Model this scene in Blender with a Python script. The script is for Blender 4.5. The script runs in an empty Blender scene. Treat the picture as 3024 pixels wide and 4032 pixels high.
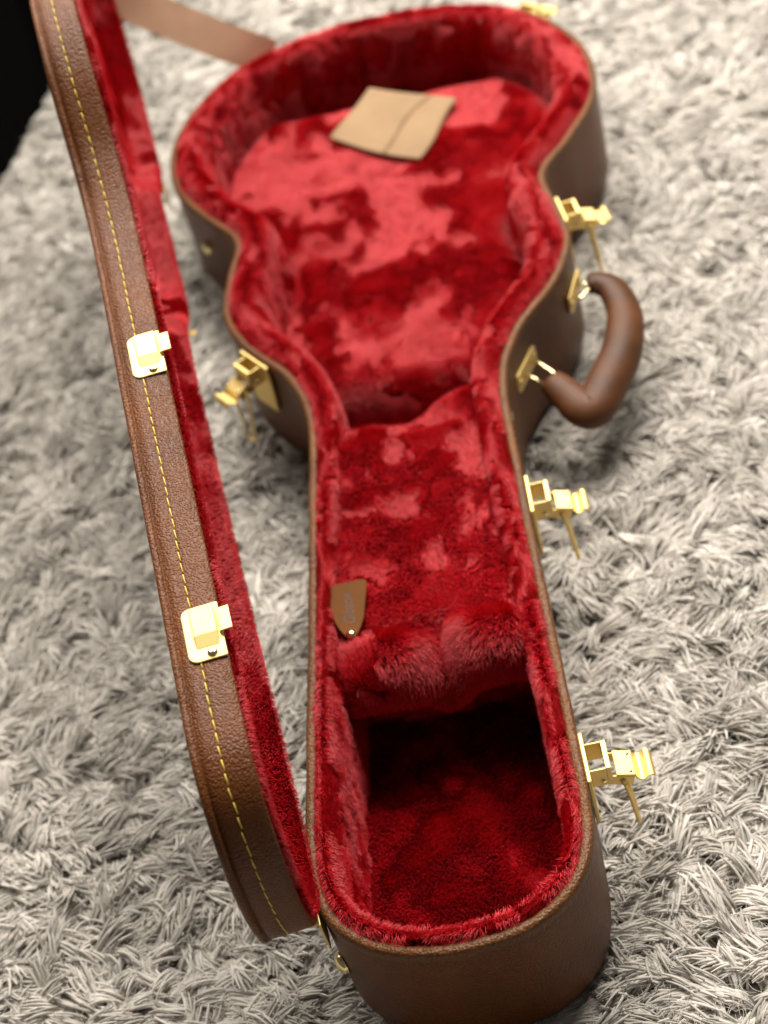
import bpy, math
import numpy as np
from mathutils import Matrix, Vector

# ------------------------------------------------------------------ camera, light, exposure
scene = bpy.context.scene
ZR = 0.111                                   # height of the case rim above the rug backing
cam_d = bpy.data.cameras.new('camera')
cam = bpy.data.objects.new('camera', cam_d)
scene.collection.objects.link(cam)
scene.camera = cam
cam_d.sensor_fit = 'VERTICAL'
cam_d.sensor_height = 36.0
cam_d.lens = 6600.0 / 4032.0 * 36.0
cam_d.clip_start = 0.01
cam_d.clip_end = 60.0
_R = [[0.9740184549513654, -0.051128648575481606, -0.22062164605722556],
      [0.19462071981169024, 0.6871244985068556, 0.6999876420135441],
      [-0.11580511575113758, 0.724738425120779, -0.6792226367836385]]
_m = Matrix(((_R[0][0], _R[1][0], -_R[2][0], 0.11296),
             (_R[0][1], _R[1][1], -_R[2][1], -0.49529),
             (_R[0][2], _R[1][2], -_R[2][2], 0.79719 + ZR),
             (0, 0, 0, 1)))
cam.matrix_world = _m
cam_d.dof.use_dof = True
cam_d.dof.focus_distance = 0.94
cam_d.dof.aperture_fstop = 6.0
cam_d.dof.aperture_blades = 0

world = bpy.data.worlds.new('World')
scene.world = world
world.use_nodes = True
bg = world.node_tree.nodes['Background']
bg.inputs['Color'].default_value = (1.0, 0.95, 0.89, 1)
bg.inputs['Strength'].default_value = 0.098

def area_light(name, loc, target, size, power, color=(1, 0.94, 0.855), size_y=None):
    d = bpy.data.lights.new(name, 'AREA')
    d.energy = power
    d.color = color
    d.size = size
    if size_y:
        d.shape = 'RECTANGLE'; d.size_y = size_y
    o = bpy.data.objects.new(name, d)
    scene.collection.objects.link(o)
    o.location = loc
    o.rotation_euler = (Vector(target) - Vector(loc)).to_track_quat('-Z', 'Y').to_euler()
    o['kind'] = 'helper'
    return o
area_light('ceiling_lamp', (0.60, 1.70, 2.35), (0.0, 0.5, 0.0), 1.3, 134)
area_light('ceiling_lamp', (-0.80, 1.90, 2.35), (-0.1, 0.4, 0.0), 2.2, 118)

scene.view_settings.view_transform = 'Standard'
scene.view_settings.look = 'None'
scene.view_settings.exposure = 0.0
scene.view_settings.gamma = 1.0
scene.view_settings.use_curve_mapping = False
scene.render.engine = 'CYCLES'
scene.cycles.use_denoising = True
scene.cycles.max_bounces = 8
scene.cycles.diffuse_bounces = 3
scene.cycles.glossy_bounces = 3
scene.cycles.transmission_bounces = 4
scene.cycles.sample_clamp_indirect = 4.0
scene.cycles_curves.shape = 'RIBBONS'
scene.cycles_curves.subdivisions = 2

rng = np.random.default_rng(7)

# ------------------------------------------------------------------ helpers
def link(o):
    scene.collection.objects.link(o)
    return o

def mesh_data(name, verts, faces, smooth=True):
    me = bpy.data.meshes.new(name)
    me.from_pydata([tuple(map(float, v)) for v in verts], [], [tuple(map(int, f)) for f in faces])
    me.update()
    if smooth:
        me.polygons.foreach_set('use_smooth', [True] * len(me.polygons))
    return me

def part(name, me, mat, parent=None, matrix=None, kind=None, label=None):
    o = bpy.data.objects.new(name, me)
    link(o)
    if mat is not None and me is not None and len(me.materials) == 0:
        me.materials.append(mat)
    if parent is not None:
        o.parent = parent
    if matrix is not None:
        o.matrix_local = matrix
    if kind: o['kind'] = kind
    if label: o['label'] = label
    return o

class MB:
    """collects simple shapes into one mesh"""
    def __init__(self): self.v = []; self.f = []
    def add(self, v, f):
        k = len(self.v)
        self.v += [tuple(p) for p in v]
        self.f += [tuple(i + k for i in q) for q in f]
    def box(self, x0, x1, y0, y1, z0, z1):
        self.add([(x0,y0,z0),(x1,y0,z0),(x1,y1,z0),(x0,y1,z0),(x0,y0,z1),(x1,y0,z1),(x1,y1,z1),(x0,y1,z1)],
                 [(0,3,2,1),(4,5,6,7),(0,1,5,4),(1,2,6,5),(2,3,7,6),(3,0,4,7)])
    def prism(self, poly, y0, y1, axis='y'):
        n = len(poly)
        if axis == 'y':
            v = [(a, y0, b) for a, b in poly] + [(a, y1, b) for a, b in poly]
        elif axis == 'x':
            v = [(y0, a, b) for a, b in poly] + [(y1, a, b) for a, b in poly]
        else:
            v = [(a, b, y0) for a, b in poly] + [(a, b, y1) for a, b in poly]
        f = [tuple(range(n)), tuple(range(2*n-1, n-1, -1))]
        f += [(i, i + n, (i+1) % n + n, (i+1) % n) for i in range(n)]
        self.add(v, f)
    def tube(self, pts, rad, seg=10, cap=True):
        pts = [Vector(p) for p in pts]
        n = len(pts)
        rads = rad if hasattr(rad, '__len__') else [rad]*n
        t0 = (pts[1]-pts[0]).normalized()
        up = Vector((0,0,1)) if abs(t0.z) < .9 else Vector((1,0,0))
        a = t0.cross(up).normalized()
        rings = []
        for i, p in enumerate(pts):
            t = (pts[min(i+1,n-1)] - pts[max(i-1,0)]).normalized()
            a = (a - t*a.dot(t)).normalized()
            b = t.cross(a)
            r = rads[i]
            ra, rb = (r if hasattr(r, '__len__') else (r, r))
            rings.append([tuple(p + a*ra*math.cos(2*math.pi*k/seg) + b*rb*math.sin(2*math.pi*k/seg)) for k in range(seg)])
        v = [q for r in rings for q in r]
        f = []
        for i in range(n-1):
            for k in range(seg):
                f.append((i*seg+k, i*seg+(k+1)%seg, (i+1)*seg+(k+1)%seg, (i+1)*seg+k))
        if cap:
            f.append(tuple(range(seg-1,-1,-1))); f.append(tuple((n-1)*seg+k for k in range(seg)))
        self.add(v, f)
    def dome(self, c, r, h, axis=(0,1,0), seg=16, rings=6):
        ax = Vector(axis).normalized()
        a = ax.orthogonal().normalized(); b = ax.cross(a); c = Vector(c)
        v = []; f = []
        for i in range(rings):
            t = i/rings*math.pi/2
            for k in range(seg):
                p = c + (a*math.cos(2*math.pi*k/seg)+b*math.sin(2*math.pi*k/seg))*r*math.cos(t) + ax*h*math.sin(t)
                v.append(tuple(p))
        v.append(tuple(c+ax*h))
        for i in range(rings-1):
            for k in range(seg):
                f.append((i*seg+k, i*seg+(k+1)%seg, (i+1)*seg+(k+1)%seg, (i+1)*seg+k))
        for k in range(seg):
            f.append(((rings-1)*seg+k, (rings-1)*seg+(k+1)%seg, len(v)-1))
        self.add(v, f)
    def mesh(self, name, smooth=False): return mesh_data(name, self.v, self.f, smooth)

def bevel(o, w=0.0005, seg=2, angle=35):
    m = o.modifiers.new('bevel', 'BEVEL'); m.width = w; m.segments = seg
    m.limit_method = 'ANGLE'; m.angle_limit = math.radians(angle)
    m.harden_normals = False
    return o

def shade_auto(me):
    me.polygons.foreach_set('use_smooth', [True]*len(me.polygons))

def catmull(P, n=12, closed=False):
    P = np.asarray(P, float); m = len(P); out = []
    for i in range(m if closed else m-1):
        p0 = P[(i-1) % m] if closed or i > 0 else 2*P[0]-P[1]
        p1 = P[i]; p2 = P[(i+1) % m]
        p3 = P[(i+2) % m] if closed or i+2 < m else 2*P[-1]-P[-2]
        t = np.linspace(0, 1, n, endpoint=False)[:, None]
        out.append(.5*(2*p1+(p2-p0)*t+(2*p0-5*p1+4*p2-p3)*t**2+(3*p1-p0-3*p2+p3)*t**3))
    if not closed: out.append(P[-1:])
    return np.concatenate(out)

# smooth value noise in 3-D, vectorised
_perm = rng.random((64, 64, 64)).astype(np.float32)
def noise3(p, scale, seed=0):
    q = np.asarray(p, float)*scale + seed*17.31
    i = np.floor(q).astype(int); f = q - i
    f = f*f*f*(f*(f*6-15)+10)
    r = 0
    for dx in (0, 1):
        for dy in (0, 1):
            for dz in (0, 1):
                w = (f[..., 0] if dx else 1-f[..., 0])*(f[..., 1] if dy else 1-f[..., 1])*(f[..., 2] if dz else 1-f[..., 2])
                r = r + w*_perm[(i[..., 0]+dx) % 64, (i[..., 1]+dy) % 64, (i[..., 2]+dz) % 64]
    return r
def fbm(p, scale, seed=0, oct=3):
    s = 0; a = .5; t = 0
    for k in range(oct):
        s = s + a*noise3(p, scale*2**k, seed+k); t += a; a *= .5
    return s/t

# ------------------------------------------------------------------ materials
def new_mat(name):
    m = bpy.data.materials.new(name); m.use_nodes = True
    nt = m.node_tree
    return m, nt, nt.nodes['Principled BSDF']
def N(nt, typ, **kw):
    n = nt.nodes.new(typ)
    for k, v in kw.items():
        if k in n.inputs: n.inputs[k].default_value = v
        else: setattr(n, k, v)
    return n
def ramp(nt, stops, interp='LINEAR'):
    n = nt.nodes.new('ShaderNodeValToRGB'); n.color_ramp.interpolation = interp
    e = n.color_ramp.elements
    e[0].position, e[0].color = stops[0][0], (*stops[0][1], 1)
    e[1].position, e[1].color = stops[-1][0], (*stops[-1][1], 1)
    for p, c in stops[1:-1]:
        x = e.new(p); x.color = (*c, 1)
    return n

def leather(name, col, scale=620, rough=0.42, bump=0.35, spec=0.5, dark=0.7):
    m, nt, b = new_mat(name); L = nt.links.new
    tc = N(nt, 'ShaderNodeTexCoord')
    nz = N(nt, 'ShaderNodeTexNoise', Scale=90.0, Detail=3.0)
    L(tc.outputs['Object'], nz.inputs['Vector'])
    mixv = N(nt, 'ShaderNodeMix'); mixv.data_type = 'VECTOR'; mixv.inputs['Factor'].default_value = 0.0022
    L(tc.outputs['Object'], mixv.inputs[4]); L(nz.outputs['Color'], mixv.inputs[5])
    vo = N(nt, 'ShaderNodeTexVoronoi', Scale=float(scale)); vo.feature = 'SMOOTH_F1'
    vo.inputs['Smoothness'].default_value = 0.35
    L(mixv.outputs[1], vo.inputs['Vector'])
    vo2 = N(nt, 'ShaderNodeTexVoronoi', Scale=float(scale)*0.42)
    L(mixv.outputs[1], vo2.inputs['Vector'])
    inv = N(nt, 'ShaderNodeMath', operation='SUBTRACT'); inv.inputs[0].default_value = 1.0
    L(vo.outputs['Distance'], inv.inputs[1])
    ad = N(nt, 'ShaderNodeMath', operation='MULTIPLY_ADD'); ad.inputs[1].default_value = -0.22
    L(vo2.outputs['Distance'], ad.inputs[0]); L(inv.outputs[0], ad.inputs[2])
    bp = N(nt, 'ShaderNodeBump', Strength=bump, Distance=0.0012)
    L(ad.outputs[0], bp.inputs['Height']); L(bp.outputs['Normal'], b.inputs['Normal'])
    big = N(nt, 'ShaderNodeTexNoise', Scale=22.0, Detail=4.0)
    L(tc.outputs['Object'], big.inputs['Vector'])
    r = ramp(nt, [(0.3, tuple(c*dark for c in col)), (0.7, tuple(c*1.15 for c in col))])
    L(big.outputs['Fac'], r.inputs['Fac'])
    L(r.outputs['Color'], b.inputs['Base Color'])
    rr = N(nt, 'ShaderNodeMapRange'); rr.inputs['To Min'].default_value = rough-.07; rr.inputs['To Max'].default_value = rough+.1
    L(big.outputs['Fac'], rr.inputs['Value']); L(rr.outputs[0], b.inputs['Roughness'])
    b.inputs['Specular IOR Level'].default_value = spec
    return m

M_leather = leather('case_leather', (0.125, 0.040, 0.0105), scale=760, bump=0.5, rough=0.35, spec=0.19)
M_leather_wall = M_leather
M_rim = leather('rim_leather', (0.135, 0.050, 0.013), scale=560, bump=0.5, rough=0.45, spec=0.25)
M_handle = leather('handle_leather', (0.100, 0.033, 0.008), scale=900, bump=0.2, rough=0.5, dark=0.55, spec=0.28)
M_tab = leather('tab_leather', (0.130, 0.050, 0.014), scale=1200, bump=0.12, rough=0.75, dark=0.8, spec=.1)
M_tabprint = leather('embossed_leather', (0.075, 0.033, 0.018), scale=1200, bump=0.1, rough=0.5, spec=.3)
M_strap = leather('strap_leather', (0.56, 0.40, 0.255), scale=900, bump=0.2, rough=0.55, dark=0.85)
M_patch = leather('tan_suede', (0.25, 0.165, 0.092), scale=1500, bump=0.2, rough=0.85, spec=0.2, dark=0.92)
M_patchseam = leather('tan_suede_seam', (0.19, 0.117, 0.06), scale=1500, bump=0.2, rough=0.85, spec=0.2)

def metal(name, col, rough):
    m, nt, b = new_mat(name); L = nt.links.new
    b.inputs['Base Color'].default_value = (*col, 1)
    b.inputs['Metallic'].default_value = 1.0
    tc = N(nt, 'ShaderNodeTexCoord')
    nz = N(nt, 'ShaderNodeTexNoise', Scale=160.0, Detail=3.0)
    L(tc.outputs['Object'], nz.inputs['Vector'])
    rr = N(nt, 'ShaderNodeMapRange'); rr.inputs['To Min'].default_value = rough-.06; rr.inputs['To Max'].default_value = rough+.08
    L(nz.outputs['Fac'], rr.inputs['Value']); L(rr.outputs[0], b.inputs['Roughness'])
    bp = N(nt, 'ShaderNodeBump', Strength=0.06, Distance=0.0006)
    L(nz.outputs['Fac'], bp.inputs['Height']); L(bp.outputs['Normal'], b.inputs['Normal'])
    return m
M_brass = metal('brass', (0.80, 0.61, 0.25), 0.58)
M_brass_pol = metal('polished_brass', (0.93, 0.77, 0.42), 0.22)

def flat(name, col, rough=0.6, spec=0.3):
    m, nt, b = new_mat(name); L = nt.links.new
    tc = N(nt, 'ShaderNodeTexCoord'); nz = N(nt, 'ShaderNodeTexNoise', Scale=300.0, Detail=2.0)
    L(tc.outputs['Object'], nz.inputs['Vector'])
    r = ramp(nt, [(0.3, tuple(c*0.85 for c in col)), (0.7, tuple(min(1, c*1.12) for c in col))])
    L(nz.outputs['Fac'], r.inputs['Fac']); L(r.outputs['Color'], b.inputs['Base Color'])
    b.inputs['Roughness'].default_value = rough; b.inputs['Specular IOR Level'].default_value = spec
    return m
M_thread = flat('yellow_thread', (0.78, 0.60, 0.10), 0.55)
M_hole = flat('stitch_hole', (0.02, 0.01, 0.006), 0.9)
M_black = flat('black_vinyl', (0.0018, 0.0018, 0.002), 0.9, 0.02)
M_backing = flat('rug_backing', (0.12, 0.11, 0.10), 0.95, 0.1)
M_plush_base = flat('plush_backing', (0.09, 0.0008, 0.002), 0.95, 0.05)

def fibre(name, dark, light, rough=0.55, spec=0.4, sheen=0.0, sheen_tint=(1, 1, 1)):
    m, nt, b = new_mat(name); L = nt.links.new
    at = N(nt, 'ShaderNodeAttribute'); at.attribute_name = 'shade'
    r = ramp(nt, [(0.0, dark), (1.0, light)])
    L(at.outputs['Fac'], r.inputs['Fac'])
    L(r.outputs['Color'], b.inputs['Base Color'])
    b.inputs['Roughness'].default_value = rough
    b.inputs['Specular IOR Level'].default_value = spec
    if sheen:
        b.inputs['Sheen Weight'].default_value = sheen
        b.inputs['Sheen Tint'].default_value = (*sheen_tint, 1)
    return m
M_plush = fibre('red_plush', (0.41, 0.0010, 0.0065), (0.72, 0.006, 0.018), rough=0.44, spec=0.62)
M_yarn = fibre('rug_yarn', (0.29, 0.268, 0.235), (0.67, 0.63, 0.575), rough=0.75, spec=0.25)

def hair(name, P, radius, shade, mat, parent, kind='stuff'):
    """P: (n, k, 3) strand points; one hair-curve object"""
    n, k, _ = P.shape
    c = bpy.data.hair_curves.new(name)
    c.add_curves([k]*n)
    c.attributes['position'].data.foreach_set('vector', np.ascontiguousarray(P, dtype=np.float32).ravel())
    a = c.attributes.get('radius') or c.attributes.new('radius', 'FLOAT', 'POINT')
    a.data.foreach_set('value', np.ascontiguousarray(np.broadcast_to(radius, (n, k)), dtype=np.float32).ravel())
    s = c.attributes.new('shade', 'FLOAT', 'CURVE')
    s.data.foreach_set('value', np.ascontiguousarray(shade, dtype=np.float32))
    c.materials.append(mat)
    o = bpy.data.objects.new(name, c); link(o)
    if parent is not None: o.parent = parent
    if kind: o['kind'] = kind
    return o

def sample_mesh(me, density, keep=None):
    me.calc_loop_triangles()
    nt = len(me.loop_triangles)
    tri = np.empty(nt*3, int); me.loop_triangles.foreach_get('vertices', tri); tri = tri.reshape(-1, 3)
    co = np.empty(len(me.vertices)*3); me.vertices.foreach_get('co', co); co = co.reshape(-1, 3)
    no = np.empty(len(me.vertices)*3); me.vertices.foreach_get('normal', no); no = no.reshape(-1, 3)
    a, b, c = co[tri[:, 0]], co[tri[:, 1]], co[tri[:, 2]]
    area = .5*np.linalg.norm(np.cross(b-a, c-a), axis=1)
    n = int(area.sum()*density)
    idx = rng.choice(nt, n, p=area/area.sum())
    u, v = rng.random(n), rng.random(n); s = u+v > 1; u[s], v[s] = 1-u[s], 1-v[s]
    w = 1-u-v
    p = a[idx]*w[:, None]+b[idx]*u[:, None]+c[idx]*v[:, None]
    q = no[tri[idx, 0]]*w[:, None]+no[tri[idx, 1]]*u[:, None]+no[tri[idx, 2]]*v[:, None]
    q /= np.linalg.norm(q, axis=1, keepdims=True)+1e-9
    if keep is not None:
        k = keep(p, q); p, q = p[k], q[k]
    return p, q

def plush(name, me, parent, scale=26.0, thr=.52, density=1.9e6, length=0.0065, base_dir=(0.25, -1.0, 0.0), keep=None, seed=0, crush=1.0, lift=0.35, messy=.20, swirl=1.0):
    p, nrm = sample_mesh(me, density, keep)
    n = len(p)
    # crushed pile: patches where the nap was brushed one way or the other
    f = fbm(p, scale, seed+3, 3)
    f2 = fbm(p, scale*3.1, seed+11, 2)
    f3 = fbm(p*[1, .45, 1], scale*4.5, seed+21, 2)
    field = f + .40*(f2-.5) + .28*(f3-.5)
    patch = 1/(1+np.exp(-(field-thr)*20))
    patch = np.clip(patch + rng.normal(0, .10, n), 0, 1)              # 0: nap lies away from the light, 1: brushed back
    ang = (fbm(p, 18.0, seed+5, 2)-.5)*3.2*swirl + (fbm(p, 60.0, seed+8, 2)-.5)*2.2*swirl
    d = np.array(base_dir, float); d /= np.linalg.norm(d)
    d0 = np.broadcast_to(d, (n, 3))
    d1 = -d0
    ca, sa = np.cos(ang)[:, None], np.sin(ang)[:, None]
    lean = d0*(1-patch[:, None]) + d1*patch[:, None]
    perp = np.cross(nrm, lean)
    lean = lean*ca + perp*sa
    lean = lean - nrm*(lean*nrm).sum(1, keepdims=True)
    lean /= np.linalg.norm(lean, axis=1, keepdims=True)+1e-6
    lean += rng.normal(0, messy, (n, 3))
    L = length*rng.uniform(.75, 1.15, n)[:, None]
    up = (lift*(.4+.6*(1-patch)) + .75*(1-patch)*crush)[:, None] + rng.normal(0, messy*.36, (n, 1))
    t1 = nrm*(up+.45) + lean*.5
    t2 = nrm*up*.8 + lean
    t1 /= np.linalg.norm(t1, axis=1, keepdims=True); t2 /= np.linalg.norm(t2, axis=1, keepdims=True)
    P = np.stack([p - nrm*.0006, p + t1*L*.45, p + t1*L*.45 + t2*L*.32, p + t1*L*.45 + t2*L*.6], 1)
    rad = np.array([.00017, .00016, .00013, .00006])
    shade = np.clip(rng.normal(.45, .22, n), 0, 1)
    return hair(name, P, rad, shade, M_plush, parent)

# ------------------------------------------------------------------ outline of the case
CASE_L = 1.07355
HALF = np.array([[0.0, 0.0], [0.0514, 0.0129], [0.0807, 0.0548], [0.0821, 0.1456], [0.0787, 0.258], [0.076, 0.373],
    [0.0758, 0.4705], [0.0922, 0.5264], [0.1275, 0.5784], [0.1445, 0.6279], [0.1412, 0.6781], [0.1363, 0.7309],
    [0.166, 0.7782], [0.1949, 0.8372], [0.1999, 0.9077], [0.1798, 0.9729], [0.1388, 1.0295], [0.0736, 1.063], [0.0, CASE_L]])
_c = catmull(np.concatenate([HALF, (HALF*[-1, 1])[-2:0:-1]]), 30, True)
_s = np.r_[0, np.cumsum(np.linalg.norm(np.diff(np.r_[_c, _c[:1]], axis=0), axis=1))]
PERIM = _s[-1]
NO = 520
_t = np.linspace(0, PERIM, NO, endpoint=False)
_cc = np.r_[_c, _c[:1]]
OUT = np.c_[np.interp(_t, _s, _cc[:, 0]), np.interp(_t, _s, _cc[:, 1])]
TAN = np.roll(OUT, -2, 0)-np.roll(OUT, 2, 0)
TAN /= np.linalg.norm(TAN, axis=1, keepdims=True)
NIN = np.c_[-TAN[:, 1], TAN[:, 0]]                    # inward
_half = OUT[:NO//2+1]
_o = np.argsort(_half[:, 1])
def halfwidth(y): return np.interp(y, _half[_o, 1], _half[_o, 0])
def on_outline(y, side):
    """index of the outline point at height y on the right (+1) or left (-1) side"""
    idx = np.arange(0, NO//2+1) if side > 0 else np.arange(NO//2, NO)
    d = np.abs(OUT[idx, 1]-y) + (np.abs(OUT[idx, 0]) < .03)*1.0
    return idx[np.argmin(d)]
def wall_frame(i, z, lift=0.0):
    """x along the wall, y outwards, z up"""
    t, n = TAN[i], -NIN[i]
    p = OUT[i] + n*lift
    return Matrix(((t[0], n[0], 0, p[0]), (t[1], n[1], 0, p[1]), (0, 0, 1, z), (0, 0, 0, 1)))

def sweep(name, prof, jitter=None):
    """prof: list of (offset inward, z) pairs; offsets may be arrays over the outline"""
    rows = []
    for d, z in prof:
        d = np.broadcast_to(d, NO)[:, None]
        zz = np.broadcast_to(z, NO)
        rows.append(np.c_[OUT+NIN*d, zz])
    V = np.stack(rows, 1)                              # NO, k, 3
    if jitter is not None: V = jitter(V)
    k = V.shape[1]
    f = []
    for i in range(NO):
        j = (i+1) % NO
        for a in range(k-1):
            f.append((i*k+a, j*k+a, j*k+a+1, i*k+a+1))
    return V.reshape(-1, 3), f, k

# ------------------------------------------------------------------ the rug
rug = part('shag_rug', None, None)
rug['label'] = 'thick beige-grey shag rug under the open guitar case'
rug['category'] = 'rug'
rug['kind'] = 'structure'
part('rug_backing', mesh_data('rug_backing', [(-1.3, -.8, 0), (1.2, -.8, 0), (1.2, 2.3, 0), (-1.3, 2.3, 0)], [(0, 1, 2, 3)], False), M_backing, rug)

def inside_case(p, margin):
    w = np.interp(p[:, 1], _half[_o, 1], _half[_o, 0])
    return (np.abs(p[:, 0]) < w-margin) & (p[:, 1] > margin) & (p[:, 1] < CASE_L-margin)

def rug_pile(name, x0, x1, y0, y1, sp, nyarn, rad, length, keep):
    gx, gy = np.meshgrid(np.arange(x0, x1, sp), np.arange(y0, y1, sp))
    t = np.c_[gx.ravel(), gy.ravel(), np.zeros(gx.size)]
    t[:, :2] += rng.uniform(-.5, .5, (len(t), 2))*sp*1.1
    t = t[keep(t)]
    t = t[~inside_case(t, .016)]
    n = len(t)
    th = 0.05 + (fbm(t, 11.0, 2, 2)-.5)*6.0 + (fbm(t, 45.0, 4, 2)-.5)*3.0 + rng.normal(0, .5, n) + math.pi*(fbm(t, 20.0, 14, 2) > .62)
    lay = np.clip(.97 + (fbm(t, 30.0, 6, 2)-.5)*.45 + rng.normal(0, .10, n), .5, 1.15)     # how flat the tuft lies
    hgt = length*rng.uniform(.75, 1.2, n)
    tone = np.clip(.5 + (fbm(t, 30.0, 9, 2)-.5)*.9 + rng.normal(0, .12, n), 0, 1)
    m = nyarn
    T = np.repeat(t, m, 0); TH = np.repeat(th, m)+rng.normal(0, .10, n*m)
    LAY = np.clip(np.repeat(lay, m)+rng.normal(0, .07, n*m), .1, 1.15)
    LEN = np.repeat(hgt, m)*rng.uniform(.78, 1.1, n*m)
    root = T + np.c_[rng.normal(0, sp*.30, n*m), rng.normal(0, sp*.30, n*m), np.zeros(n*m)]
    side = np.repeat(rng.normal(0, .45, n), m) + rng.normal(0, .18, n*m)
    pts = [root]
    p = root.copy()
    K = 5
    for k in range(1, K):
        e = np.clip(math.radians(80) - LAY*math.radians(88)*(k/(K-1))**.75*1.12, -.45, 1.5)
        h = TH + side*(k/(K-1))
        p = p + np.c_[np.cos(e)*np.cos(h), np.cos(e)*np.sin(h), np.sin(e)]*(LEN/(K-1))[:, None]
        p[:, 2] = np.maximum(p[:, 2], .0025)
        pts.append(p)
    P = np.stack(pts, 1)
    # keep strands out of the case body: press them back along the outline
    q = P.reshape(-1, 3)
    w = halfwidth(np.clip(q[:, 1], 0, CASE_L)) + .001
    ins = (np.abs(q[:, 0]) < w) & (q[:, 1] > .0) & (q[:, 1] < CASE_L) & (q[:, 2] > .006)
    q[ins, 2] = .006
    P = q.reshape(P.shape)
    R = np.repeat(rad*rng.uniform(.75, 1.2, n*m)[:, None], K, 1)*np.array([1, 1.05, 1.1, 1.0, .45])
    S = np.clip(np.repeat(tone, m)+rng.normal(0, .19, n*m), 0, 1)
    return hair(name, P, R, S, M_yarn, rug)

# the part of the rug around the case, dense; further out coarser
def near(t): return (t[:, 0] > -.72+.0*t[:, 1]) & (t[:, 0] < .62)
def far(t): return ~((t[:, 0] > -.72) & (t[:, 0] < .62) & (t[:, 1] > -.2) & (t[:, 1] < 1.75))
rug_pile('pile', -.72, .62, -.2, 1.75, .0090, 22, .00082, .0270, near)
rug_pile('pile', -1.28, 1.18, -.78, 2.28, .0125, 7, .0016, .026, far)

# fine loose fibres that stand off the yarns
nf = 60000
q = np.c_[rng.uniform(-.55, .45, nf), rng.uniform(-.1, 1.2, nf), rng.uniform(.004, .013, nf)]
q = q[~inside_case(q, -.004)]; nf = len(q)
th = rng.uniform(0, 2*math.pi, nf); cv = rng.normal(0, 1.3, nf); pts = [q]
for k in range(1, 6):
    a = th+cv*k/5
    q = q+np.c_[np.cos(a), np.sin(a), .35*np.sin(k*.9+th)]*.0022; q[:, 2] = np.maximum(q[:, 2], .003); pts.append(q)
hair('loose_fibres', np.stack(pts, 1), np.full(6, .00011), np.clip(rng.normal(.8, .15, nf), 0, 1), M_yarn, rug)

# ------------------------------------------------------------------ the guitar case
case = bpy.data.objects.new('guitar_case', None); link(case)
case['label'] = 'open brown leather guitar case lined with crushed red plush, lid swung up'
case['category'] = 'guitar case'
RIM = Matrix.Translation((0, 0, ZR))

# outer shell of the base
prof = [(.0066, -.003), (.0003, -.003), (.0, -.006), (-.0004, -.03), (-.0004, -.068), (.0, -.090), (.0022, -.0975), (.006, -.102), (.012, -.1045), (.02, -.1055)]
v, f, k = sweep('base_shell', prof)
f.append(tuple(i*k+k-1 for i in range(NO-1, -1, -1)))
base = part('base_shell', mesh_data('base_shell', v, [q[::-1] for q in f]), M_leather, case, RIM)

# rolled leather lip around the rim
def lipj(V):
    n = fbm(V, 160.0, 31, 2)-.5
    V[..., 2] += n*.0005*(V[..., 2] > -.003)
    V[..., :2] += (NIN[:, None, :])*(fbm(V, 45., 33, 2)-.5)[..., None]*.0009
    return V
v, f, k = sweep('rim_binding', [(-.0006, -.0068), (-.0012, -.0058), (-.0012, -.0010), (-.0006, .0006), (.0006, .0014), (.0026, .0016), (.0044, .0012), (.0056, .0002), (.0066, -.004)], lipj)
part('rim_binding', mesh_data('rim_binding', v, f), M_rim, case, RIM)

# padded wall lining; thicker around the body than along the neck
ky = np.interp(OUT[:, 1], [0, .1, .3, .45, .56, .7, .9, 1.07], [.50, .44, .64, .76, 1.0, 1.08, 1.15, 1.2])
ky = np.where(OUT[:, 0] < 0, np.interp(OUT[:, 1], [0, .1, .24, .32, .45, .56, .7, .9, 1.07], [.50, .46, .44, .46, .62, 1.0, 1.08, 1.15, 1.2]), ky)
def walljit(V):
    y = V[..., 1]
    body = np.clip((y-.5)/.1, 0, 1)
    fold = (fbm(V*[1, 1, .35], 34.0, 41, 2)-.5)*.010*np.clip(-V[..., 2]/.04, .12, 1)*(.40+.75*body)
    fine = (fbm(V, 90.0, 43, 2)-.5)*.004
    V[..., :2] += NIN[:, None, :]*(fold+fine)[..., None]*(np.clip((V[..., 2]+.0)/-.004, 0, 1))[..., None]
    far_ = V[..., 1] > 1.0
    for xc, dd, wd in ((-.012, .010, .0055), (-.075, .007, .007), (.105, .006, .008)):
        V[..., 1] += far_*dd*np.exp(-((V[..., 0]-xc-V[..., 2]*.15)/wd)**2)*np.clip(-V[..., 2]/.012, 0, 1)
    V[..., 2] += (fbm(V, 60.0, 45, 2)-.5)*.003*(V[..., 2] > -.02)
    return V
zc = [(.0064, -.003), (.0068, -.0005)]
wp = [(.0068, -.0040), (.0072, -.0012), (.0095*np.ones(NO), .0002)]
for d, z in [(.0135, .0022), (.0185, .0028), (.0240, .0008), (.0278, -.0065), (.0288, -.017), (.0285, -.032), (.029, -.050), (.0305, -.070), (.031, -.094)]:
    wp.append((np.maximum(d*ky, .0098), z + np.where(z > -.001, .0035, 0)*np.clip((OUT[:, 1]-.5)/.15, 0, 1)))
v, f, k = sweep('wall_lining', wp, walljit)
wall_me = mesh_data('wall_lining', v, f)
wall = part('wall_lining', wall_me, M_plush_base, case, RIM)

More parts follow.
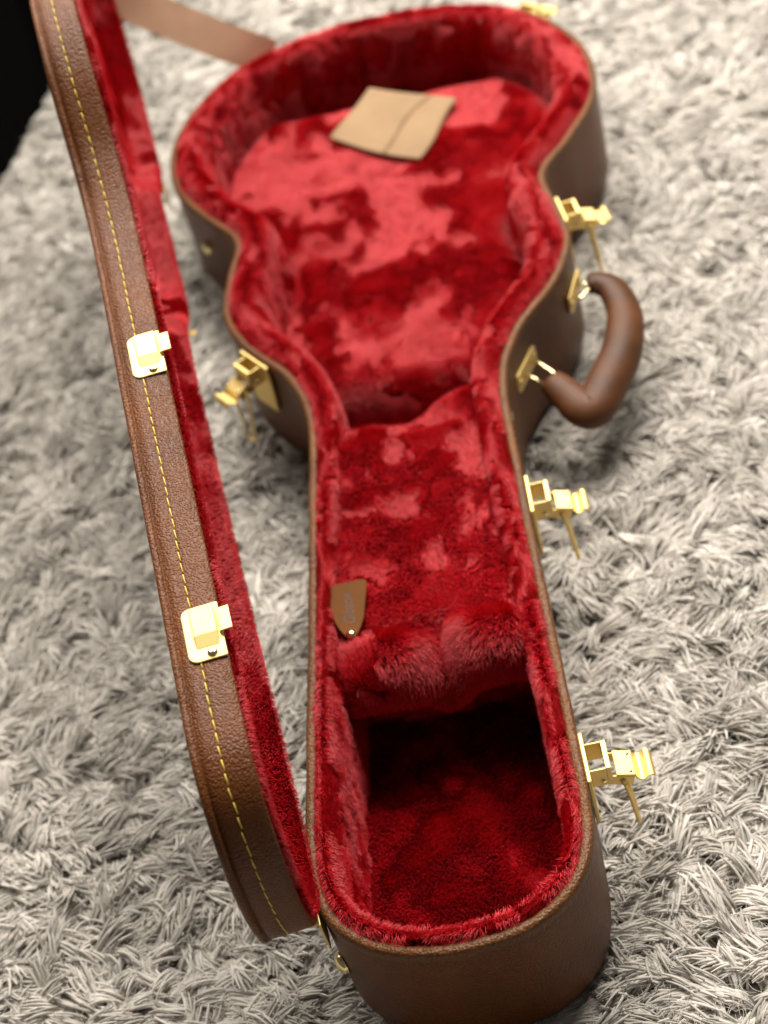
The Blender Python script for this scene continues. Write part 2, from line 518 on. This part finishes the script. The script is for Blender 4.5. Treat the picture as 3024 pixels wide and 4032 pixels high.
# floor under everything
NR = 90
def grid(name, ys, wfun, zfun, nx=40):
    us = np.linspace(-1, 1, nx)
    Y, U = np.meshgrid(ys, us, indexing='ij')
    Wd = wfun(Y)
    X = U*Wd
    Z = zfun(X, Y, Wd)
    V = np.stack([X, Y, Z], -1).reshape(-1, 3)
    f = []
    for j in range(len(ys)-1):
        for i in range(nx-1):
            f.append((j*nx+i, j*nx+i+1, (j+1)*nx+i+1, (j+1)*nx+i))
    return V, f
def floor_z(X, Y, Wd):
    p = np.stack([X, Y, 0*X], -1)
    return -.0925 + (fbm(p, 30.0, 51, 3)-.5)*.005
v, f = grid('floor_lining', np.r_[np.linspace(.008, .06, 16), np.linspace(.065, 1.065, 90)], lambda y: np.maximum(halfwidth(y)-.006, .002), floor_z)
floor_me = mesh_data('floor_lining', v, f)
floor = part('floor_lining', floor_me, M_plush_base, case, RIM)

# padded bed the guitar body lies on
Y0, Y1 = .548, 1.000
def bed_w(y): return np.maximum(halfwidth(y+.022*np.clip((y-.85)/.15, 0, 1))-.0335, .004)
def bed_z(X, Y, Wd):
    e = np.minimum(Wd-np.abs(X), np.minimum(Y-Y0, Y1-Y))
    e = np.clip(e/.020, 0, 1)
    p = np.stack([X, Y, 0*X], -1)
    return -.091 + .042*np.sqrt(1-(1-e)**2) + (fbm(p, 16.0, 61, 3)-.5)*.010*e
ys = np.r_[Y0+.024*(1-np.cos(np.linspace(0, math.pi/2, 9)))[:-1]*1.0, np.linspace(Y0+.024, Y1-.024, 60), (Y1-.024*(1-np.cos(np.linspace(math.pi/2, 0, 9))))[1:]]
ys = np.sort(ys)
def bed_grid():
    us = np.sin(np.linspace(-math.pi/2, math.pi/2, 56))
    Y, U = np.meshgrid(ys, us, indexing='ij'); Wd = bed_w(Y); X = U*Wd; Z = bed_z(X, Y, Wd)
    V = np.stack([X, Y, Z], -1).reshape(-1, 3); nx = len(us)
    return V, [(j*nx+i, j*nx+i+1, (j+1)*nx+i+1, (j+1)*nx+i) for j in range(len(ys)-1) for i in range(nx-1)]
v, f = bed_grid()
bed_me = mesh_data('body_bed', v, f)
bed = part('body_bed', bed_me, M_plush_base, case, RIM)

# neck rest: padded block with a cradle at both ends
def nr_back(x): return .478 - .013*np.exp(-((x+.002)/.024)**2) + .007*np.clip(x/.05, -1, 1)
def neckrest():
    us = np.linspace(-1, 1, 72)
    X1 = us*.0690
    hump = .014*np.exp(-((X1+.035)/.023)**4) + .017*np.exp(-((X1-.041)/.022)**4) - .012*np.exp(-((X1-.004)/.011)**2)
    bulge = .011*np.exp(-((X1+.034)/.024)**4) + .008*np.exp(-((X1-.041)/.024)**4)
    bk = -.006*np.exp(-((X1+.002)/.024)**2) + .004*np.clip((X1-.015)/.03, 0, 1) - .003*(X1 < -.02)
    ya = .2240 - bulge; yb = nr_back(X1)
    zf = -.0175 + hump; zb = -.0150 + bk
    rows = []
    R1, R2 = .019, .009
    for q in np.linspace(0, 1, 12)[:-1]:                       # front face, leaning back a little under the humps
        z = -.093 + (zf-R1+.093)*q
        w_ = np.clip((q-.35)/.65, 0, 1); rows.append((.2500 + (ya-.2500)*w_*w_*(3-2*w_)-.004, z))
    for a in np.linspace(0, math.pi/2, 9)[:-1]:
        rows.append((ya+R1*(1-np.cos(a)), zf-R1*(1-np.sin(a))))
    for q in np.linspace(0, 1, 60)[:-1]:
        y = ya+R1 + (yb-R2-ya-R1)*q
        w1 = np.exp(-((y-ya-R1)/.016)**2); w2 = np.clip((y-.445)/.03, 0, 1); w2 = w2*w2*(3-2*w2)
        rows.append((y, (zf+.0175)*w1 + (zb+.0150)*w2 - .0165))
    for a in np.linspace(0, math.pi/2, 7)[:-1]:
        rows.append((yb-R2*(1-np.sin(a)), zb-.0015-R2*(1-np.cos(a))))
    for q in np.linspace(0, 1, 8):
        rows.append((yb, (zb-.0015-R2)*(1-q)-.093*q))
    V = np.stack([np.stack([X1, np.broadcast_to(y, X1.shape), np.broadcast_to(z, X1.shape)], -1) for y, z in rows], 0)
    nz = (fbm(V, 45.0, 71, 3)-.5)
    V[..., 2] += nz*.004*np.clip((V[..., 2]+.05)/.03, 0, 1)
    V[..., 1] += (fbm(V, 50.0, 73, 2)-.5)*.004*np.clip((.26-V[..., 1])/.02, 0, 1)
    V = V.reshape(-1, 3); nx = len(us)
    return V, [(j*nx+i, j*nx+i+1, (j+1)*nx+i+1, (j+1)*nx+i) for j in range(len(rows)-1) for i in range(nx-1)]
v, f = neckrest()
neck_me = mesh_data('neck_rest', v, f)
neck = part('neck_rest', neck_me, M_plush_base, case, RIM)

# lid of the accessory compartment on top of the neck rest
def complid():
    us = np.linspace(-1, 1, 50); vs = np.linspace(0, 1, 60)
    U, T = np.meshgrid(us, vs)
    ya = .256 + 0*U; yb = .449 + .004*U
    X = U*.0635; Y = ya+(yb-ya)*T
    e = np.minimum(.0635-np.abs(X), np.minimum(Y-ya, yb-Y)); e = np.clip(e/.007, 0, 1)
    p = np.stack([X, Y, 0*X], -1)
    Z = -.0205 + .0085*np.sqrt(1-(1-e)**2) + (fbm(p, 30.0, 81, 3)-.5)*.004*e
    V = np.stack([X, Y, Z], -1).reshape(-1, 3); nx = len(us)
    return V, [(j*nx+i, j*nx+i+1, (j+1)*nx+i+1, (j+1)*nx+i) for j in range(len(vs)-1) for i in range(nx-1)]
v, f = complid()
cl_me = mesh_data('compartment_lid', v, f)
clid = part('compartment_lid', cl_me, M_plush_base, case, RIM)

plush('pile', wall_me, wall, seed=1, thr=.57, length=.0062, keep=lambda p, n: p[:, 2] > -.090, base_dir=(.2, -.6, -.8))
plush('pile', floor_me, floor, scale=14.0, thr=.85, seed=2, keep=lambda p, n: (p[:, 1] < .245) | ((p[:, 1] > .47) & (p[:, 1] < .56)), crush=1.0, lift=1.0, length=.0048, messy=.07, density=2.4e6)
plush('pile', bed_me, bed, scale=15.0, thr=.505, seed=3, keep=None)
plush('pile', neck_me, neck, thr=.66, seed=4, length=.0085, lift=.55, swirl=.55, base_dir=(0, -.8, -.6), density=1.9e6, keep=lambda p, n: (p[:, 1] < .270) | (p[:, 1] > .44) | (np.abs(p[:, 0]) > .058))
plush('pile', cl_me, clid, scale=34.0, thr=.57, seed=5, length=.0050, messy=.16)

# leather pull tab with a press stud, lying on the compartment lid
tb = MB()
tl = [(-.0150, .0215), (-.0140, .0245), (-.0115, .0258), (.0115, .0258), (.0140, .0245), (.0150, .0215), (.0098, -.0090), (.0074, -.0160), (.0042, -.0225), (.0025, -.0245), (-.0025, -.0245), (-.0042, -.0225), (-.0074, -.0160), (-.0098, -.0090)]
tabpoly = [(-.0530+a*math.cos(.06)-b*math.sin(.06), .2755+a*math.sin(.06)+b*math.cos(.06)) for a, b in reversed(tl)]
tb.prism(tabpoly, -.0062, -.0042, axis='z')
TAB = Matrix.Translation((.0008, -.0055, ZR+.0030))
tab = part('pull_tab', tb.mesh('pull_tab'), M_tab, case, TAB, label='small brown leather pull tab embossed with script lettering')
bevel(tab, .0006, 2)
st = MB(); st.dome((-.0518, .2535, -.0042), .0030, .0022, (0, 0, 1)); st.tube([(-.0518, .2535, -.0048), (-.0518, .2535, -.0038)], .0036, 16)
part('press_stud', st.mesh('press_stud', True), M_brass_pol, tab)
fc = bpy.data.curves.new('lettering', 'FONT')
fc.body = 'Gibson'; fc.size = .0135; fc.shear = .35; fc.extrude = .00012; fc.align_x = 'LEFT'; fc.space_character = .92
fc.materials.append(M_tabprint)
fo = bpy.data.objects.new('lettering_source', fc); link(fo)
bpy.context.view_layer.update()
lme = bpy.data.meshes.new_from_object(fo.evaluated_get(bpy.context.evaluated_depsgraph_get()))
bpy.data.objects.remove(fo)
fo = part('lettering', lme, M_tabprint, tab)
fo.matrix_local = Matrix.Translation((-.0485, .2610, -.00412)) @ Matrix.Rotation(math.radians(93), 4, 'Z') @ Matrix.Scale(.80, 4)

# ------------------------------------------------------------------ the lid
H0 = np.array([-.08691, .1]); H1 = np.array([-.20782, .85])
u2 = (H1-H0)/np.linalg.norm(H1-H0)
PHI = 1.54407
LID = (Matrix.Translation((H0[0], H0[1], ZR)) @ Matrix.Rotation(-PHI, 4, Vector((u2[0], u2[1], 0)))
       @ Matrix.Translation((-H0[0], -H0[1], 0)))
LD = .0303
def lid_end(y): return .009*np.exp(-(y/.06)**2)
def lidj(V):
    V[..., 1] += lid_end(V[..., 1])
    V[..., :2] += NIN[:, None, :]*((fbm(V, 26., 91, 2)-.5)*.0012)[..., None]
    n = (fbm(V*[1, 1, .6], 120., 93, 2)-.5)
    V[..., :2] += NIN[:, None, :]*(n*.0012*(V[..., 2] > LD-.005))[..., None]
    return V
lp = [(.0062, .0012), (.0006, .0004), (-.0002, .0016), (-.0005, .006), (-.0006, .013), (-.0006, .0148), (-.0002, .0155), (-.0006, .0162),
      (-.0006, .021), (-.0004, LD-.0052), (.0009, LD-.0045), (.0009, LD-.0042), (-.0013, LD-.0036), (-.0020, LD-.0018), (-.0013, LD), (.0004, LD+.0007), (.003, LD+.0009),
      (.012, LD+.002), (.03, LD+.0045), (.045, LD+.006)]
v, f, k = sweep('lid', lp, lidj)
f.append(tuple(i*k+k-1 for i in range(NO)))
lid = part('lid', mesh_data('lid', v, f), M_leather, case, LID)

# lining of the lid
def lidlinej(V):
    V[..., 1] += lid_end(V[..., 1])
    V[..., :2] += NIN[:, None, :]*((fbm(V, 40., 95, 2)-.5)*.006*np.clip(V[..., 2]/.006, 0, 1))[..., None]
    V[..., 2] += (fbm(V, 40., 97, 3)-.5)*.006*(V[..., 2] > .006)
    return V
lk = np.interp(OUT[:, 1], [0, .5, .6, 1.07], [.75, .8, 1.0, 1.05])
ll = [(.0064, .003), (.0068, .0004)]
for d, z in [(.0095, -.0012), (.0135, -.0010), (.0175, .0016), (.0200, .0065), (.0220, .013), (.026, .0185), (.033, .0215), (.045, .0225)]:
    ll.append((d*lk if d > .0096 else d, z))
v, f, k = sweep('lid_lining', ll, lidlinej)
f = [q[::-1] for q in f]
f.append(tuple(i*k+k-1 for i in range(NO-1, -1, -1)))
ll_me = mesh_data('lid_lining', v, f)
llo = part('lid_lining', ll_me, M_plush_base, lid)

plush('pile', ll_me, llo, seed=6, scale=14.0, thr=.56, length=.0036, density=1.5e6, messy=.07, base_dir=(.6, -.5, .6))

# stitching along the lid wall: one thread bar per stitch, a dark hole between two
SP = .0082
ns = int(PERIM/SP)
sb = MB(); hb = MB()
sarc = np.r_[_t, PERIM]; OUTc = np.r_[OUT, OUT[:1]]; NINc = np.r_[NIN, NIN[:1]]; TANc = np.r_[TAN, TAN[:1]]
def at_arc(s):
    s = s % PERIM
    p = np.array([np.interp(s, sarc, OUTc[:, 0]), np.interp(s, sarc, OUTc[:, 1])])
    p[1] += lid_end(p[1])
    n = np.array([np.interp(s, sarc, NINc[:, 0]), np.interp(s, sarc, NINc[:, 1])]); n /= np.linalg.norm(n)
    return p, n
for i in range(ns):
    s0 = i*SP
    pts = []
    dz = rng.normal(0, .00014)
    tilt = .00028
    for q, (fr, lift) in enumerate(((.02, -.0001), (.10, .0006), (.5, .0008), (.84, .0006), (.93, -.0001))):
        p, n = at_arc(s0+fr*SP)
        x = p-n*lift
        pts.append((x[0], x[1], .0155+dz+tilt*(fr-.5)*2))
    sb.tube(pts, [.00022, .00034, .00036, .00034, .00022], 5)
    p, n = at_arc(s0+.96*SP); x = p-n*.00012
    hb.dome((x[0], x[1], .0155), .00045, .0003, (-n[0], -n[1], 0), 6, 2)
part('stitching', sb.mesh('stitching', True), M_thread, lid, kind='stuff')
part('stitch_holes', hb.mesh('stitch_holes', True), M_hole, lid, kind='stuff')

# ------------------------------------------------------------------ catches on the lid (brass plates the latches hook on to)
def rounded(x0, x1, z0, z1, r, seg=6):
    """r: radius for corners (x0z0, x1z0, x1z1, x0z1)"""
    out = []
    for (cx, cz, a0, rr) in ((x0, z0, 180, r[0]), (x1, z0, 270, r[1]), (x1, z1, 0, r[2]), (x0, z1, 90, r[3])):
        ox = cx+rr if cx == x0 else cx-rr
        oz = cz+rr if cz == z0 else cz-rr
        for k in range(seg+1):
            a = math.radians(a0+90*k/seg)
            out.append((ox+rr*math.cos(a), oz+rr*math.sin(a)))
    return out
cp = MB(); cp.prism(rounded(-.0195, .0165, .0028, .0236, (.001, .001, .005, .0055)), 0, .0014)
cb = MB()
# raised box, its near end sloping down to the plate
zz0, zz1 = .0055, .0185
cb.add([(-.0118, .0014, zz0), (.0140, .0014, zz0), (.0140, .0014, zz1), (-.0118, .0014, zz1),
        (-.0042, .0040, zz0), (.0135, .0050, zz0), (.0135, .0050, zz1), (-.0042, .0040, zz1)],
       [(3, 2, 1, 0), (4, 5, 6, 7), (0, 1, 5, 4), (1, 2, 6, 5), (2, 3, 7, 6), (3, 0, 4, 7)])
ct = MB()
ct.prism([(.0015, .0045), (.0040, .0045), (.0044, .0020), (.0046, -.0028), (.0036, -.0028), (.0034, .0015), (.0028, .0034), (.0015, .0034)], -.0055, .0095, axis='x')
cs = MB(); cs.dome((-.0155, .0014, .0105), .0030, .0018, (0, 1, 0)); 
catch_meshes = [('catch_plate', cp.mesh('catch_plate'), M_brass), ('catch_box', cb.mesh('catch_box'), M_brass),
                ('catch_hook', ct.mesh('catch_hook'), M_brass), ('rivet', cs.mesh('catch_rivet', True), M_brass_pol)]
def add_catch(y, side):
    i = on_outline(y, side)
    M = wall_frame(i, -.0022, .0006)
    for nm, me, mt in catch_meshes:
        o = part(nm, me, mt, lid, M)
        if nm != 'rivet': bevel(o, .0006 if nm != 'catch_hook' else .0003, 2)
for y, s_ in ((.137, 1), (.352, 1), (.676, 1), (.572, -1)):
    add_catch(y, s_)

# ------------------------------------------------------------------ latches on the base
lpz = MB(); lpz.prism([(-.0190, -.001), (-.0180, 0), (.0180, 0), (.0190, -.001), (.0190, -.016), (.0155, -.0470), (.0135, -.0485), (-.0135, -.0485), (-.0155, -.0470), (-.0190, -.016)], 0, .0026)
lh = MB()
lh.box(-.0105, -.0093, .0026, .0120, -.0170, -.0015); lh.box(.0093, .0105, .0026, .0120, -.0170, -.0015)
lh.box(-.0105, .0105, .0121, .0152, -.0135, -.0010)
ll_ = MB()
# lever: folded block, then a scooped thumb tab
ll_.box(-.0092, .0092, .0160, .0275, -.0072, -.0056)
ll_.box(-.0092, -.0080, .0120, .0275, -.0150, -.0073); ll_.box(.0080, .0092, .0120, .0275, -.0150, -.0073)
prof_t = []
for k in range(15):
    t = k/14
    yy = .0276+.0130*t
    zz = -.0064-.0028*math.sin(math.pi*min(1, t*1.7)) + .0018*math.sin(math.pi*max(0, (t-.45)/.55)) - .0022*max(0, (t-.8)/.2)**2
    prof_t.append((yy, zz))
w_t = [.0086+.0016*math.sin(math.pi*min(1, .15+.7*k/14)) - (.0025*((k-12)/2)**2 if k > 12 else 0) for k in range(15)]
vv = []; ff = []
for (yy, zz), w in zip(prof_t, w_t):
    vv += [(-w, yy, zz), (w, yy, zz), (w, yy, zz-.0012), (-w, yy, zz-.0012)]
for k in range(14):
    a = 4*k; b = a+4
    ff += [(a, a+1, b+1, b), (a+1, a+2, b+2, b+1), (a+2, a+3, b+3, b+2), (a+3, a, b, b+3)]
ff += [(0, 3, 2, 1), (56, 57, 58, 59)]
tabm = MB(); tabm.add(vv, ff)
lb = MB()
pts = [(.0112, .0215, -.0105), (.0112, .0222, -.0125), (.0100, .0235, -.022), (.0072, .0255, -.045), (.0062, .0260, -.0495), (.0045, .0262, -.0515),
       (0, .0262, -.0520), (-.0045, .0262, -.0515), (-.0062, .0260, -.0495), (-.0072, .0255, -.045), (-.0100, .0235, -.022), (-.0112, .0222, -.0125), (-.0112, .0215, -.0105)]
lb.tube(pts, .00125, 10)
lb.dome((.0092, .0212, -.0105), .0019, .0028, (1, 0, 0), 12, 4); lb.dome((-.0092, .0212, -.0105), .0019, .0028, (-1, 0, 0), 12, 4)
lr = MB()
lr.dome((.0105, .0095, -.0125), .0018, .0014, (1, 0, 0), 12, 4); lr.dome((-.0105, .0095, -.0125), .0018, .0014, (-1, 0, 0), 12, 4)
lr.dome((-.0065, .0262, -.0135), .0011, .0008, (0, .4, 1), 10, 3); lr.dome((.0065, .0262, -.0135), .0011, .0008, (0, .4, 1), 10, 3)
def droop(mb, ang=math.radians(17), y0=.012, z0=-.0125, dz=-.004):
    c_, s_ = math.cos(ang), math.sin(ang)
    mb.v = [(x, y0+(y-y0)*c_+(z-z0)*s_, z0-(y-y0)*s_+(z-z0)*c_+dz) for x, y, z in mb.v]
droop(ll_); droop(tabm)
lb.v = [(x, y-.0005, (z+.0105)*1.25-.0105-.0075) for x, y, z in lb.v]
m_plate, m_house, m_lever, m_thumb, m_bail, m_riv = (lpz.mesh('latch'), lh.mesh('housing'), ll_.mesh('lever'), tabm.mesh('thumb_tab'), lb.mesh('bail', True), lr.mesh('rivets', True))
def add_latch(y, side, label):
    i = on_outline(y, side)
    M = wall_frame(i, ZR-.0015, .0012)
    la = part('latch', m_plate, M_brass, case, M, label=label); bevel(la, .0006, 2)
    for nm, me, mt in (('housing', m_house, M_brass), ('lever', m_lever, M_brass), ('thumb_tab', m_thumb, M_brass), ('bail', m_bail, M_brass), ('rivet', m_riv, M_brass_pol)):
        o = part(nm, me, mt, la)
        if nm in ('housing', 'lever', 'thumb_tab'): bevel(o, .0004, 2)
    return la
add_latch(.116, 1, 'open brass latch nearest the headstock end')
add_latch(.346, 1, 'open brass latch halfway along the neck section')
add_latch(.676, 1, 'open brass latch above the carrying handle')
add_latch(.563, -1, 'open brass latch on the hinge-side shoulder')
add_latch(1.018, 1, 'open brass latch at the wide end of the case')

# ------------------------------------------------------------------ carrying handle
hpts = np.array([(.1530, .6130, -.037), (.1620, .6125, -.038), (.1720, .6030, -.041), (.1760, .5740, -.045), (.1680, .5370, -.048), (.1530, .5060, -.050), (.1380, .4800, -.051),
                 (.1290, .4780, -.050), (.1200, .4900, -.046), (.1080, .5070, -.040)])
hc = catmull(hpts, 8)
tt = np.linspace(0, 1, len(hc))
hr = np.interp(tt, [0, .06, .2, .4, .55, .72, .85, .96, 1], [.0080, .0092, .0108, .0132, .0142, .0140, .0126, .0104, .0086])
gb = MB(); gb.tube([tuple(p) for p in hc], [(r*1.18, r*.86) for r in hr], 20)
hnd = part('handle', gb.mesh('handle', True), M_handle, case, RIM, label='curved brown leather carrying handle lying out on the rug side')
# seam welt on the inner side of the grip
sw = MB()
inn = []
for i, p in enumerate(hc):
    t = hc[min(i+1, len(hc)-1)]-hc[max(i-1, 0)]; t /= np.linalg.norm(t)
    n = np.cross(t, (0, 0, 1)); n /= np.linalg.norm(n)
    inn.append(tuple(p+n*hr[i]*1.05*(1 if np.dot(n[:2], np.array([.10, .55])-p[:2]) > 0 else -1)+np.array([0, 0, .003])))
sw.tube(inn[6:-4], .0011, 6)
part('grip_seam', sw.mesh('grip_seam', True), M_handle, hnd)
for yc, end in ((.607, hpts[0]), (.521, hpts[-1])):
    i = on_outline(yc, 1)
    M = Matrix.Translation((0, 0, 0)) @ wall_frame(i, -.036, .0006)
    pl = MB(); pl.prism(rounded(-.0210, .0210, -.0085, .0085, (.004,)*4), 0, .0018)
    pl.dome((-.0160, .0018, 0), .0030, .0018, (0, 1, 0)); pl.dome((.0160, .0018, 0), .0030, .0018, (0, 1, 0))
    o = part('handle_plate', pl.mesh('handle_plate'), M_brass, hnd, M); bevel(o, .0005, 2)
    # wire loop: out of the plate, through the end of the grip and back
    Mi = M.inverted(); e = Mi @ Vector(end)
    wl = MB(); wl.tube([(-.0085, .001, 0), (-.0085, .008, 0), (e.x-.0085, e.y, e.z), (e.x-.007, e.y+.003, e.z), (e.x+.007, e.y+.003, e.z), (e.x+.0085, e.y, e.z), (.0085, .008, 0), (.0085, .001, 0)], .0014, 10)
    part('wire_loop', wl.mesh('wire_loop', True), M_brass_pol, hnd, M)

# ------------------------------------------------------------------ hinges, strap, studs
HM = Matrix(((u2[0], u2[1], 0, H0[0]), (u2[1], -u2[0], 0, H0[1]), (0, 0, 1, 0), (0, 0, 0, 1)))   # x along hinge axis, y into the case
def add_hinge(y):
    s_ = (y-H0[1])/u2[1]
    kb = MB()
    for j in range(5):
        kb.tube([(s_-.017+j*.0068, -.0042, .0), (s_-.017+j*.0068+.0064, -.0042, .0)], .0028, 12)
    h = part('hinge', kb.mesh('hinge', True), M_brass, case, RIM @ HM)
    lf = MB(); lf.prism(rounded(s_-.017, s_+.017, -.030, -.0025, (.003, .003, .0005, .0005)), -.0022, -.0010)
    bevel(part('hinge_leaf', lf.mesh('hinge_leaf'), M_brass, h), .0004, 2)
    return h
add_hinge(.050)
add_hinge(.868)

# webbing strap that keeps the lid from falling back
a = Vector((-.104, 1.047, ZR-.004)); b = Vector(LID @ Vector((-.118, 1.040, .004)))
sv = []; nseg = 24
dirv = (b-a).normalized()
sidev = Vector((.6, .40, .7)); sidev = (sidev-dirv*sidev.dot(dirv)).normalized()
nv = dirv.cross(sidev)
sm = MB(); vv = []; ff = []
for k in range(nseg+1):
    t = k/nseg
    p = a.lerp(b, t) + Vector((0, 0, -.004*math.sin(math.pi*t)))
    s2 = (sidev*math.cos(.25*math.sin(3*t)) + nv*math.sin(.25*math.sin(3*t)))
    n2 = dirv.cross(s2)
    for e, q in ((-1, -1), (1, -1), (1, 1), (-1, 1)):
        vv.append(tuple(p+s2*e*.0185+n2*q*.0008))
for k in range(nseg):
    for e in range(4):
        ff.append((4*k+e, 4*k+(e+1) % 4, 4*k+4+(e+1) % 4, 4*k+4+e))
sm.add(vv, ff)
part('lid_strap', sm.mesh('lid_strap'), M_strap, case, label='flat tan leather strap from the base to the raised lid')

def stud(y, z, r=.0068, side=-1):
    i = on_outline(y, side)
    d = MB(); d.tube([(0, 0, 0), (0, .0012, 0)], r*1.02, 20); d.dome((0, .0012, 0), r, r*.62, (0, 1, 0), 20, 7)
    part('foot_stud', d.mesh('foot_stud', True), M_brass_pol, case, wall_frame(i, ZR+z, .0004))
stud(.040, -.052); stud(.790, -.040)
for dy in (0, .008):
    i = on_outline(.440+dy, 1)
    d = MB(); d.dome((0, 0, 0), .0022, .0014, (0, 1, 0), 12, 4)
    part('screw', d.mesh('screw', True), M_brass_pol, case, wall_frame(i, ZR-.012, .0006))

# ------------------------------------------------------------------ loose things
# tan leather patch lying on the bed
c4 = np.array([(-.0555, .932, -.040), (.0285, .864, -.0425), (.0715, .953, -.0415), (-.0115, .996, -.033)])
nu = 24
U, V_ = np.meshgrid(np.linspace(0, 1, nu), np.linspace(0, 1, nu), indexing='ij')
P = (c4[0]*((1-U)*(1-V_))[..., None]+c4[1]*(U*(1-V_))[..., None]+c4[2]*(U*V_)[..., None]+c4[3]*((1-U)*V_)[..., None])
edge = np.minimum(np.minimum(U, 1-U), np.minimum(V_, 1-V_))
P[..., 2] += .0007*np.sin(U*5+V_*3) + .0010*(1-np.clip(edge/.12, 0, 1))*np.sin(V_*6+1)
d1 = (c4[1]-c4[0])/np.linalg.norm(c4[1]-c4[0]); d2 = (c4[3]-c4[0])/np.linalg.norm(c4[3]-c4[0])
P += d2*(.0055*np.sin(math.pi*U)*(1-V_))[..., None]*-1 + d1*(.002*np.sin(2*math.pi*V_)*U)[..., None]
top = P.reshape(-1, 3); bot = top-[0, 0, .0022]
nn = nu*nu
f = []
for i in range(nu-1):
    for j in range(nu-1):
        a_, b_, c_, d_ = i*nu+j, (i+1)*nu+j, (i+1)*nu+j+1, i*nu+j+1
        f += [(a_, b_, c_, d_), (d_+nn, c_+nn, b_+nn, a_+nn)]
ring = [i*nu for i in range(nu)]+[(nu-1)*nu+j for j in range(1, nu)]+[i*nu+nu-1 for i in range(nu-2, -1, -1)]+[j for j in range(nu-2, 0, -1)]
for k in range(len(ring)):
    a_, b_ = ring[k], ring[(k+1) % len(ring)]
    f.append((a_, a_+nn, b_+nn, b_))
patch = part('leather_patch', mesh_data('leather_patch', np.r_[top, bot], f), M_patch, None, RIM)
patch['label'] = 'square tan leather patch with a curved seam lying on the red plush'
patch['category'] = 'leather patch'
# its seam: a narrow sunken welt running across
us = .60+.10*np.linspace(-1, 1, 20)**2*np.where(np.linspace(-1, 1, 20) > 0, 1.0, .3)
vs = np.linspace(.005, .995, 20)
def pat(u, v):
    x = u*(nu-1); y = v*(nu-1); i = min(int(x), nu-2); j = min(int(y), nu-2); fx, fy = x-i, y-j
    return P[i, j]*(1-fx)*(1-fy)+P[i+1, j]*fx*(1-fy)+P[i, j+1]*(1-fx)*fy+P[i+1, j+1]*fx*fy
sm = MB(); sm.tube([tuple(pat(u, v)+np.array([0, 0, -.0001])) for u, v in zip(us, vs)], [(.0022, .0006)]*20, 8)
part('seam', sm.mesh('seam', True), M_patchseam, patch)

# black cabinet at the rug's far corner, on a recessed plinth
bk = MB()
def quadbox(poly, z0, z1): bk.prism(poly, z0, z1, axis='z')
quadbox([(-.440, 1.085), (-.395, 1.280), (-.30, 1.42), (-.30, 1.80), (-1.0, 1.95), (-.95, 1.12)], .0, .34)
cab = part('black_cabinet', bk.mesh('black_cabinet'), M_black)
bevel(cab, .012, 4)
cab['label'] = 'black object standing on the rug beyond the raised lid'
cab['category'] = 'cabinet'
